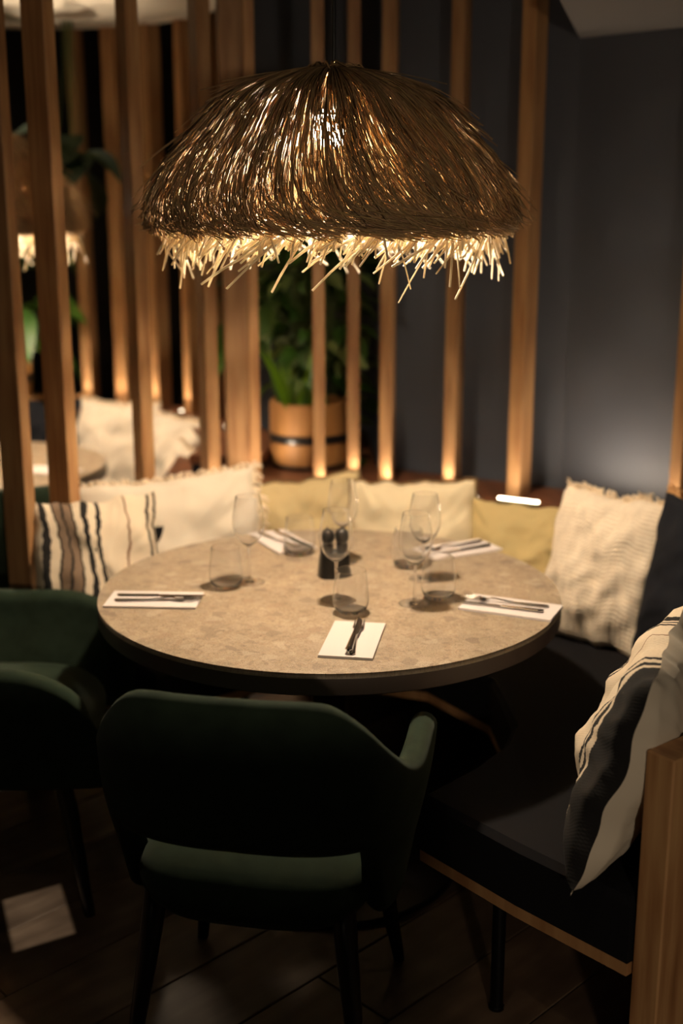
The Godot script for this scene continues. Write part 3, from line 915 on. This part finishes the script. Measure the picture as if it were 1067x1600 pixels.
func cushions() -> void:
	var s := 0.447
	cushion("striped_cushion", "cream cushion with black and taupe vertical stripes at the left end of the bench", Vector3(-0.665, s, -3.26), 0.37, 0.45, 0.15, deg_to_rad(20), 0.30, M.stripe_wide, {"seed": 3, "back": M.cream})
	cushion("fringed_pillow", "wide white fringed pillow behind the table between the striped cushion and the piped pillow", Vector3(-0.485, s, -3.53), 0.58, 0.45, 0.17, deg_to_rad(14), 0.22, M.cream, {"seed": 8, "fringe": [0, 1], "roll": 0.07})
	cushion("piped_pillow", "darker khaki pillow with dark piping directly behind the wine glasses", Vector3(-0.095, s, -3.70), 0.40, 0.41, 0.15, deg_to_rad(2), 0.25, M.khaki, {"seed": 11, "piping": true, "roll": 0.10})
	cushion("piped_pillow", "light tan pillow with dark piping at the back of the table, right of centre", Vector3(0.225, s, -3.655), 0.42, 0.41, 0.16, deg_to_rad(-6), 0.25, M.linen, {"seed": 14, "piping": true, "roll": 0.03})
	cushion("plain_pillow", "flat olive pillow between the tan piped pillow and the waffle cushion", Vector3(0.535, s, -3.55), 0.38, 0.36, 0.13, deg_to_rad(-24), 0.30, M.olive, {"seed": 17})
	cushion("waffle_cushion", "large cream waffle-weave cushion with a frayed white top edge, right of the table", Vector3(0.715, s, -3.32), 0.365, 0.45, 0.16, deg_to_rad(-40), 0.28, M.waffle, {"seed": 22, "waffle": true, "fringe_size": 1.35, "fringe": [0, 1], "roll": -0.03})
	cushion("fringed_cushion", "black cushion with a tan fringe at the right edge, behind the waffle cushion", Vector3(0.935, s, -3.03), 0.46, 0.48, 0.15, deg_to_rad(-60), 0.18, M.navy, {"seed": 25, "fringe": [0], "fringe_mat": M.tan_fringe, "fringe_size": 1.5})
	cushion("striped_cushion", "black and cream striped cushion leaning edge-on against the bench end panel at right", Vector3(0.53, s, -2.24), 0.50, 0.45, 0.18, deg_to_rad(-112), 0.25, M.stripe_dark, {"seed": 29, "back": M.cream})

# ---------------------------------------------------------------- place settings
func on_table(deg: float, r: float) -> Vector3:     # deg: 0 = towards the camera, 90 = right
	var a := deg_to_rad(deg)
	return TABLE + Vector3(sin(a) * r, 0.7502, cos(a) * r)

func knife(label: String, group: String) -> Node3D:
	var t := thing("knife", label, "knife", Vector3.ZERO, 0, group)
	var h := MB.new()
	h.sheet(16, 10, func(u: float, v: float) -> Vector3:
		var a := v * TAU
		var w := lerpf(0.0085, 0.0062, u) * (1.0 if u > 0.02 else 0.3)
		return Vector3(cos(a) * w, 0.0042 + sin(a) * 0.0034, 0.105 - u * 0.1), false, true)
	part("handle", h, M.chrome, t)
	var b := MB.new()
	var P := [Vector2(0.0, 0.004), Vector2(0.01, 0.009), Vector2(0.05, 0.0095), Vector2(0.085, 0.008), Vector2(0.105, 0.003), Vector2(0.115, -0.004)]
	for i in P.size() - 1:
		var p: Vector2 = P[i]; var q: Vector2 = P[i + 1]
		b.face([Vector3(-0.005, 0.0052, 0.006 - p.x), Vector3(p.y, 0.0042, 0.006 - p.x), Vector3(q.y, 0.0042, 0.006 - q.x), Vector3(-0.005, 0.0052, 0.006 - q.x)])
		b.face([Vector3(-0.005, 0.0028, 0.006 - p.x), Vector3(-0.005, 0.0028, 0.006 - q.x), Vector3(q.y, 0.0036, 0.006 - q.x), Vector3(p.y, 0.0036, 0.006 - p.x)])
		b.face([Vector3(p.y, 0.0042, 0.006 - p.x), Vector3(p.y, 0.0036, 0.006 - p.x), Vector3(q.y, 0.0036, 0.006 - q.x), Vector3(q.y, 0.0042, 0.006 - q.x)])
		b.face([Vector3(-0.005, 0.0028, 0.006 - p.x), Vector3(-0.005, 0.0052, 0.006 - p.x), Vector3(-0.005, 0.0052, 0.006 - q.x), Vector3(-0.005, 0.0028, 0.006 - q.x)])
	part("blade", b, M.steel, t)
	return t

func fork(label: String, group: String) -> Node3D:
	var t := thing("fork", label, "fork", Vector3.ZERO, 0, group)
	var h := MB.new()
	h.sheet(20, 10, func(u: float, v: float) -> Vector3:
		var a := v * TAU
		var w := lerpf(0.0085, 0.0036, smoothstep(0.0, 0.8, u)) * (1.0 if u > 0.02 else 0.3)
		return Vector3(cos(a) * w, 0.0034 + sin(a) * 0.0024 + 0.006 * smoothstep(0.55, 1.0, u), 0.105 - u * 0.14), false, true)
	part("handle", h, M.chrome, t)
	var b := MB.new()
	b.sheet(10, 10, func(u: float, v: float) -> Vector3:
		var a := v * TAU
		var w := lerpf(0.0038, 0.0125, smoothstep(0.0, 0.8, u))
		return Vector3(cos(a) * w, 0.0094 + sin(a) * 0.0012 - 0.004 * sin(u * PI * 0.8), -0.034 - u * 0.03), false, true)
	for k in 4:
		var x := (k - 1.5) * 0.0068
		b.tube([Vector3(x * 0.95, 0.0072, -0.062), Vector3(x, 0.0060, -0.08), Vector3(x, 0.0085, -0.108)], [0.0021, 0.0019, 0.0008], 6)
	part("tines", b, M.chrome, t)
	return t

func settings() -> void:
	var nap := MB.new()
	for k in 3: nap.box(Vector3(0.0006 * k, 0.0009 + 0.0019 * k, -0.0005 * k), Vector3(0.118, 0.0017, 0.225), 0.0006)
	var nm := nap.mesh()
	var kn: Node3D = null
	var fk: Node3D = null
	# [name of place, napkin centre, turn of its long side (0 = pointing to the back), knife offset x, fork offset x, skew]
	var places := [
		["front", Vector3(0.024, 0, -2.54), -9.0, 0.003, 0.006, 1.0, Vector3(0.026, 0, -2.545)],
		["right", Vector3(0.405, 0, -2.762), 66.0, -0.022, 0.016, 3.0, Vector3(0.385, 0, -2.775)],
		["left", Vector3(-0.457, 0, -2.822), -93.0, 0.004, 0.016, 1.0, Vector3(-0.44, 0, -2.82)],
		["far left", Vector3(-0.172, 0, -3.352), -152.0, -0.03, 0.012, 4.0, Vector3(-0.165, 0, -3.34)],
		["far right", Vector3(0.325, 0, -3.268), 118.0, -0.026, 0.018, 3.0, Vector3(0.315, 0, -3.262)],
	]
	for i in places.size():
		var p: Array = places[i]
		var c: Vector3 = p[1] + Vector3.UP * 0.7502
		var turn := deg_to_rad(p[2])
		var nk := part("napkin", nm, M.paper, self)
		nk.position = c; nk.rotation.y = turn
		tag(nk, "folded white paper napkin under the cutlery at the %s place" % p[0], "napkin", "white paper napkins")
		if kn == null:
			kn = knife("", "knives on the napkins"); fk = fork("", "forks on the napkins")
		var a := kn if i == 0 else copy(kn, "")
		var b := fk if i == 0 else copy(fk, "")
		a.set_meta("label", "steel knife lying on the napkin at the %s place" % p[0])
		b.set_meta("label", "steel fork lying on the napkin at the %s place" % p[0])
		var bs := Basis(Vector3.UP, turn + deg_to_rad(p[5]))
		var cc: Vector3 = p[6] + Vector3.UP * 0.7502
		var stacked: bool = i == 0 or i == 2
		a.transform = Transform3D(bs, cc + bs * Vector3(p[3], 0.0118 if stacked else 0.0056, 0.0))
		b.transform = Transform3D(bs * Basis(Vector3.UP, deg_to_rad(2.0)), cc + bs * Vector3(p[4], 0.0056, 0.004))
	# glasses
	var wine := wine_glass("stemmed wine glass in the middle, before the black grinders")
	wine.position = Vector3(-0.013, 0.7502, -2.83)
	for q in [[-0.235, -2.971, "stemmed wine glass on the left, just behind the left tumbler"], [0.177, -2.801, "stemmed wine glass on the right, nearest to the right place setting"], [0.212, -2.998, "stemmed wine glass on the right, half hidden behind the nearer one"], [0.004, -3.15, "stemmed wine glass at the back, seen above the black grinders"]]:
		copy(wine, q[2]).position = Vector3(q[0], 0.7502, q[1])
	var tum := tumbler("stemless tumbler behind the front napkin")
	tum.position = Vector3(0.022, 0.7502, -2.738)
	for q in [[-0.291, -2.935, "stemless tumbler on the left, beside the left napkin"], [0.238, -2.845, "stemless tumbler on the right, at the fork tips of the right place"], [-0.116, -3.235, "stemless tumbler at the back left, beside the far left napkin"], [0.178, -3.115, "stemless tumbler at the back right, behind the wine glasses"]]:
		copy(tum, q[2]).position = Vector3(q[0], 0.7502, q[1])
	# two black grinders in a tapered black stand
	var st := thing("grinder_stand", "tapered black stand holding two grinders in the middle of the table", "stand", Vector3(-0.018, 0.7502, -3.03), 0.25)
	var b := MB.new()
	b.sheet(40, 12, func(u: float, v: float) -> Vector3:
		var a := u * TAU
		var k := 1.0 if v < 0.75 else 0.93
		var r := lerpf(1.0, 0.86, minf(v / 0.75, 1.0))
		var y := minf(v / 0.75, 1.0) * 0.062 if v < 0.9 else 0.052
		if v > 0.99: k = 0.0
		return Vector3(signf(cos(a)) * pow(absf(cos(a)), 0.7) * 0.044 * r * k, y, signf(sin(a)) * pow(absf(sin(a)), 0.7) * 0.034 * r * k), true, false, true)
	part("body", b, M.black, st)
	for s in [-1.0, 1.0]:
		var g := thing("grinder", "rounded black grinder on the %s side of the stand" % ("left" if s < 0 else "right"), "grinder", Vector3(-0.018 + s * 0.0205, 0.803, -3.03 - s * 0.005), 0, "black grinders")
		var bd := MB.new(); bd.lathe([Vector2(0, 0), Vector2(0.016, 0), Vector2(0.017, 0.02), Vector2(0.0165, 0.032), Vector2(0.0145, 0.036), Vector2(0, 0.036)], 24)
		part("body", bd, M.black, g)
		var hd := MB.new(); hd.lathe([Vector2(0, 0.037), Vector2(0.015, 0.037), Vector2(0.0195, 0.045), Vector2(0.0205, 0.056), Vector2(0.018, 0.066), Vector2(0.011, 0.072), Vector2(0, 0.0735)], 24)
		part("head", hd, M.black, g)
		var kn2 := MB.new(); kn2.lathe([Vector2(0, 0.073), Vector2(0.004, 0.0735), Vector2(0.0045, 0.078), Vector2(0, 0.08)], 12)
		part("cap_nut", kn2, M.chrome, g)

func wine_glass(label: String) -> Node3D:
	var t := thing("wine_glass", label, "wine glass", Vector3.ZERO, 0, "wine glasses on the round table")
	var outer := [Vector2(0.004, 0.097), Vector2(0.010, 0.100), Vector2(0.022, 0.109), Vector2(0.033, 0.123), Vector2(0.0395, 0.140), Vector2(0.0410, 0.158), Vector2(0.0395, 0.180), Vector2(0.0355, 0.205), Vector2(0.0315, 0.226)]
	var prof := [Vector2(0, 0.0965)] + outer + [Vector2(0.0311, 0.2266), Vector2(0.0307, 0.226)]
	for i in range(outer.size() - 2, 1, -1):
		var p: Vector2 = outer[i]
		prof.append(Vector2(p.x - 0.0008, p.y + 0.0004))
	prof.append(Vector2(0.009, 0.1035)); prof.append(Vector2(0, 0.1015))
	var b := MB.new(); b.lathe(prof, 56)
	part("bowl", b, M.glass, t)
	var s := MB.new(); s.lathe([Vector2(0, 0.004), Vector2(0.009, 0.0045), Vector2(0.0045, 0.010), Vector2(0.0036, 0.02), Vector2(0.0034, 0.06), Vector2(0.0038, 0.09), Vector2(0.0055, 0.0968), Vector2(0, 0.0972)], 20)
	part("stem", s, M.glass, t)
	var f := MB.new(); f.lathe([Vector2(0.0125, 0.0004), Vector2(0.036, 0.0004), Vector2(0.036, 0.0018), Vector2(0.0125, 0.0034)], 56, Transform3D(), true)
	var foot := part("foot", f, M.pane, t)
	var rim := MB.new(); rim.lathe([Vector2(0.0361, 0.0002), Vector2(0.0375, 0.0), Vector2(0.0384, 0.0009), Vector2(0.0375, 0.0018), Vector2(0.0361, 0.0018)], 56, Transform3D(), true)
	part("rim", rim, M.glass, foot)
	var cone := MB.new(); cone.lathe([Vector2(0, 0.0003), Vector2(0.0124, 0.0003), Vector2(0.0124, 0.0035), Vector2(0.008, 0.0052), Vector2(0, 0.0056)], 40)
	part("centre", cone, M.glass, foot)
	return t

func tumbler(label: String) -> Node3D:
	var t := thing("tumbler", label, "tumbler", Vector3.ZERO, 0, "tumblers on the round table")
	var outer := [Vector2(0.024, 0.0), Vector2(0.031, 0.002), Vector2(0.0385, 0.011), Vector2(0.0425, 0.024), Vector2(0.0432, 0.038), Vector2(0.0412, 0.062), Vector2(0.0385, 0.084), Vector2(0.0362, 0.104)]
	var prof := [Vector2(0, 0.0)] + outer + [Vector2(0.0357, 0.1046), Vector2(0.0353, 0.104)]
	for i in range(outer.size() - 2, 2, -1):
		var p: Vector2 = outer[i]
		prof.append(Vector2(p.x - 0.0009, p.y + 0.0005))
	prof += [Vector2(0.0375, 0.0140), Vector2(0.030, 0.0088), Vector2(0, 0.0075)]
	var b := MB.new(); b.lathe(prof, 56)
	part("cup", b, M.glass, t)
	return t

# ---------------------------------------------------------------- plants
func leaf_mesh(l: float, w: float, curl: float) -> ArrayMesh:
	var b := MB.new()
	b.sheet(10, 6, func(u: float, v: float) -> Vector3:
		var x := (v - 0.5) * 2.0
		var wid := w * 0.5 * pow(sin(PI * clampf(pow(u, 0.72), 0.0, 1.0)), 0.85)
		return Vector3(x * wid, -curl * u * u * l + absf(x) * wid * 0.25, u * l + 0.0 * x), false, false, true)
	return b.mesh()

func pot(at: Vector3, r: float, h: float, label: String) -> Node3D:
	var t := thing("plant_pot", label, "pot", at)
	var b := MB.new()
	b.lathe([Vector2(0, 0.0), Vector2(r * 0.93, 0.0), Vector2(r * 0.95, 0.004), Vector2(r, h * 0.5), Vector2(r, h - 0.005), Vector2(r - 0.004, h), Vector2(r - 0.014, h), Vector2(r - 0.018, h - 0.005), Vector2(r - 0.02, h - 0.04), Vector2(0, h - 0.045)], 48)
	part("body", b, M.pot_wood, t)
	var k := MB.new()
	k.lathe([Vector2(r * 0.99, h * 0.40), Vector2(r + 0.004, h * 0.405), Vector2(r + 0.005, h * 0.52), Vector2(r, h * 0.525)], 48)
	part("band", k, M.black, t, "black band")
	var k2 := MB.new()
	k2.lathe([Vector2(r * 0.94, 0.002), Vector2(r * 0.97, 0.004), Vector2(r * 0.975, h * 0.07), Vector2(r * 0.95, h * 0.075)], 48)
	part("foot_band", k2, M.black, t, "black foot band")
	var s := MB.new(); s.lathe([Vector2(r - 0.019, h - 0.05), Vector2(r * 0.5, h - 0.03), Vector2(0, h - 0.026)], 32)
	part("soil", s, M.soil, t)
	return t

func leafy(called: String, label: String, at: Vector3, count: int, reach: float, up: float, droop: float, lm: Array, mats: Array, sd: int, min_h := 0.0) -> Node3D:
	var t := thing(called, label, "plant", at)
	var g := RandomNumberGenerator.new(); g.seed = sd
	var stems := MB.new()
	for k in count:
		var a := g.randf() * TAU
		var r := reach * sqrt(g.randf())
		var y := min_h + up * g.randf() - droop * (r / reach) * g.randf()
		var p := Vector3(sin(a) * r, y, cos(a) * r)
		stems.tube([Vector3(sin(a) * 0.02, 0, cos(a) * 0.02), Vector3(p.x * 0.45, maxf(y * 0.75, y * 0.4), p.z * 0.45), p], [0.003, 0.0025, 0.0015], 5, false)
		var m := part("leaf", lm[g.randi() % lm.size()], mats[g.randi() % mats.size()], t)
		var dirv := Vector3(sin(a), g.randf_range(-0.7, 0.35), cos(a))
		m.transform = Transform3D(Basis.looking_at(-dirv.normalized(), Vector3.UP.rotated(Vector3.BACK, g.randfn(0, 0.5))).scaled(Vector3.ONE * g.randf_range(0.7, 1.25)), p)
	part("stems", stems, M.stem, t)
	return t

func plants() -> void:
	var p := pot(Vector3(-0.118, LEDGE, -4.36), 0.142, 0.24, "round wooden plant pot with a black band on the ledge behind the table")
	p.set_meta("group", "banded wooden pots")
	var small := [leaf_mesh(0.10, 0.055, 0.3), leaf_mesh(0.08, 0.05, 0.5)]
	var big := [leaf_mesh(0.26, 0.17, 0.35), leaf_mesh(0.22, 0.15, 0.5)]
	var blade := [leaf_mesh(0.25, 0.022, 0.25), leaf_mesh(0.19, 0.02, 0.15)]
	leafy("leafy_plant", "broad-leaved green plant growing from the wooden pot", Vector3(-0.10, LEDGE + 0.21, -4.42), 80, 0.20, 0.62, 0.08, small, [M.leaf0, M.leaf1, M.leaf2], 5, 0.08)
	leafy("large_leaf_plant", "dark large-leaved plant rising behind the wooden pot", Vector3(-0.17, LEDGE, -4.66), 54, 0.15, 0.75, 0.1, big, [M.leaf0, M.leaf0, M.leaf1], 9, 0.35)
	leafy("trailing_plant", "trailing plant with pale leaves right of the wooden pot", Vector3(0.02, LEDGE, -4.52), 34, 0.13, 0.65, 0.1, small, [M.leaf1, M.leaf2, M.leaf0], 15, 0.02)
	var g := thing("grassy_plant", "bright green grassy plant upright in the wooden pot", "plant", Vector3(-0.165, LEDGE + 0.205, -4.29))
	var gr := RandomNumberGenerator.new(); gr.seed = 3
	for k in 34:
		var m := part("blade", blade[k % 2], M.leaf3 if k % 3 else M.leaf1, g)
		var a := gr.randf() * TAU
		var d := Vector3(sin(a) * 0.35, 1.0, cos(a) * 0.35).normalized()
		m.transform = Transform3D(Basis.looking_at(-d, Vector3(cos(a), 0, -sin(a))), Vector3(sin(a), 0, cos(a)) * 0.05 * gr.randf())
	uplight(-0.315, LEDGE, -4.12, 0.10, Vector3(0.5, 0, -0.5), "unseen small uplight behind the thick corner post, lighting the plant pot and its leaves", 62.0)  # unseen source, placed to light the pot and leaves

# ---------------------------------------------------------------- neighbouring booth seen through the fins
func next_booth() -> void:
	var C := Vector3(-1.32, 0, -4.42)
	var t := thing("round_table", "round stone table of the neighbouring booth, seen between the left fins", "table", C + Vector3(-0.02, 0, 0.0))
	table_parts(t, 0.46)
	var aim := Vector2(C.x, C.z)
	# curved bench with its back
	var bench := thing("bench", "dark curved bench of the neighbouring booth behind the left fins", "bench")
	var back := MB.new(); var seat := MB.new()
	for i in 24:
		var a0 := deg_to_rad(-75.0 + i * 7.5); var a1 := deg_to_rad(-75.0 + (i + 1) * 7.5)
		var d0 := Vector2(sin(a0), -cos(a0)); var d1 := Vector2(sin(a1), -cos(a1))
		back.prism(PackedVector2Array([aim + d0 * 0.82, aim + d1 * 0.82, aim + d1 * 0.88, aim + d0 * 0.88]), 0.44, 0.80)
		seat.prism(PackedVector2Array([aim + d0 * 0.42, aim + d1 * 0.42, aim + d1 * 0.83, aim + d0 * 0.83]), 0.30, 0.45)
	part("backrest", back, M.navy, bench)
	part("seat", seat, M.navy, bench)
	var cap := MB.new()
	for i in 24:
		var a0 := deg_to_rad(-75.0 + i * 7.5); var a1 := deg_to_rad(-75.0 + (i + 1) * 7.5)
		var d0 := Vector2(sin(a0), -cos(a0)); var d1 := Vector2(sin(a1), -cos(a1))
		cap.prism(PackedVector2Array([aim + d0 * 0.81, aim + d1 * 0.81, aim + d1 * 1.06, aim + d0 * 1.06]), 0.80, 0.83)
	structure("trim_booth_ledge", cap, M.ledge)
	# fins behind it: pixel columns turned into bearings beforehand
	var names := ["first fin from the left behind the neighbouring booth", "second fin from the left behind the neighbouring booth", "broad third fin behind the neighbouring booth, brightly lit at its foot", "fourth fin behind the neighbouring booth", "fifth fin behind the neighbouring booth, near the dark gap", "sixth fin behind the neighbouring booth", "last fin behind the neighbouring booth, next to the thick corner post"]
	var bear := [2.0, 12.0, 22.0, 33.0, 45.0, 57.0, 72.0]
	for i in bear.size():
		var a := deg_to_rad(bear[i])
		var p := aim + Vector2(sin(a), -cos(a)) * 0.99
		fin(p.x, p.y, 0.045 if i != 2 else 0.06, 0.085, names[i], aim, 0.83, 2.95, "timber fins behind the neighbouring booth")
		var q := aim + Vector2(sin(a), -cos(a)) * 0.915
		uplight(q.x, 0.83, q.y, 0.05, Vector3.ZERO, "round uplight at the foot of the %s" % names[i].get_slice(",", 0), 48.0, "uplights of the neighbouring booth")
	# canopy disc over the booth
	var cv := thing("ceiling_canopy", "round cream cloth ceiling disc above the neighbouring booth at top left", "canopy", Vector3(-1.22, 2.39, -4.57))
	var cb := MB.new(); cb.lathe([Vector2(0, 0.0), Vector2(0.80, 0.0), Vector2(0.82, 0.006), Vector2(0.82, 0.05), Vector2(0, 0.05)], 96)
	part("disc", cb, M.cream, cv)
	var rod := MB.new()
	for k in 3:
		var a := TAU * k / 3.0
		rod.tube([Vector3(sin(a) * 0.5, 0.05, cos(a) * 0.5), Vector3(sin(a) * 0.5, 0.56, cos(a) * 0.5)], [0.006], 8)
	part("hanger_rods", rod, M.black_metal, cv)
	for q in [[-1.75, -5.1, "leftmost small"], [-1.5, -5.25, "middle small"], [-0.95, -5.17, "rightmost small"]]:  # out of view, placed to brighten the underside of the disc
		var l := thing("uplight", "%s uplight on the neighbouring booth's ledge, unseen, lighting the cream ceiling disc" % q[2], "light", Vector3(q[0], 0.83, q[1]), 0, "unseen uplights for the ceiling disc")
		var ub := MB.new(); ub.lathe([Vector2(0, 0), Vector2(0.02, 0), Vector2(0.02, 0.03), Vector2(0.016, 0.03), Vector2(0.015, 0.02), Vector2(0, 0.02)], 20)
		part("housing", ub, M.steel, l)
		var ul := MB.new(); ul.lathe([Vector2(0, 0.021), Vector2(0.0145, 0.021), Vector2(0.013, 0.025), Vector2(0, 0.026)], 16)
		part("lens", ul, M.lens, l)
		var sp := SpotLight3D.new()
		sp.name = "beam"; sp.light_color = WARM; sp.light_energy = 2.0; sp.light_size = 0.012
		sp.spot_range = 6.0; sp.spot_attenuation = 2.0; sp.spot_angle = 24.0; sp.shadow_enabled = true
		l.add_child(sp)
		sp.look_at_from_position(l.position + Vector3(0, 0.04, 0), Vector3(-1.22, 2.39, -4.6), Vector3.FORWARD)
	var ch := copy(get_node("tub_armchair"), "dark armchair at the neighbouring booth's table, glimpsed between the two leftmost fins")
	ch.position = Vector3(-1.10, 0, -3.86); ch.rotation.y = deg_to_rad(22)
	# cushions on the far bench
	cushion("fringed_pillow", "white pillow on the far bench of the neighbouring booth", Vector3(-0.98, 0.447, -5.02), 0.42, 0.44, 0.16, deg_to_rad(-25), 0.24, M.cream, {"seed": 41, "fringe": [0]})
	cushion("fringed_pillow", "white fringed pillow right of the fin at the neighbouring booth", Vector3(-0.72, 0.447, -4.80), 0.40, 0.42, 0.16, deg_to_rad(-45), 0.26, M.cream, {"seed": 44, "fringe": [0, 1]})
	cushion("fringed_pillow", "smaller white pillow lying in front of the fringed pillow at the neighbouring booth", Vector3(-0.64, 0.447, -4.46), 0.36, 0.36, 0.14, deg_to_rad(-62), 0.30, M.cream, {"seed": 47, "fringe": [0]})
	cushion("fringed_cushion", "black cushion with a tan fringe on the far bench of the neighbouring booth", Vector3(-1.33, 0.447, -5.16), 0.50, 0.44, 0.15, deg_to_rad(-4), 0.22, M.navy, {"seed": 50, "fringe": [0], "fringe_mat": M.tan_fringe, "fringe_size": 1.5})
	# pot and leaves beyond
	var p := pot(Vector3(-1.52, 0.83, -5.36), 0.15, 0.25, "wooden plant pot with a black band far behind the two leftmost fins")
	p.set_meta("group", "banded wooden pots")
	var big := [leaf_mesh(0.26, 0.17, 0.35), leaf_mesh(0.22, 0.15, 0.5)]
	leafy("leafy_plant", "dark leafy plant in the far pot behind the two leftmost fins", Vector3(-1.52, 1.04, -5.36), 30, 0.22, 0.75, 0.1, big, [M.leaf0, M.leaf1], 61, 0.05)
	var h := leafy("hanging_plant", "dark green leaf hanging right of the second left fin under the canopy", Vector3(-1.08, 2.39, -5.12), 6, 0.08, 0.1, 0.5, big, [M.leaf_dark], 66, -0.42)
	h.set_meta("category", "plant")
	var nk := MB.new()
	for k in 3: nk.box(Vector3(0, 0.0009 + 0.0019 * k, 0), Vector3(0.118, 0.0017, 0.2), 0.0006)
	var o := part("napkin", nk, M.paper, self)
	tag(o, "folded white napkin on the neighbouring booth's table", "napkin")
	o.position = Vector3(-1.05, 0.7502, -4.30); o.rotation.y = 1.2
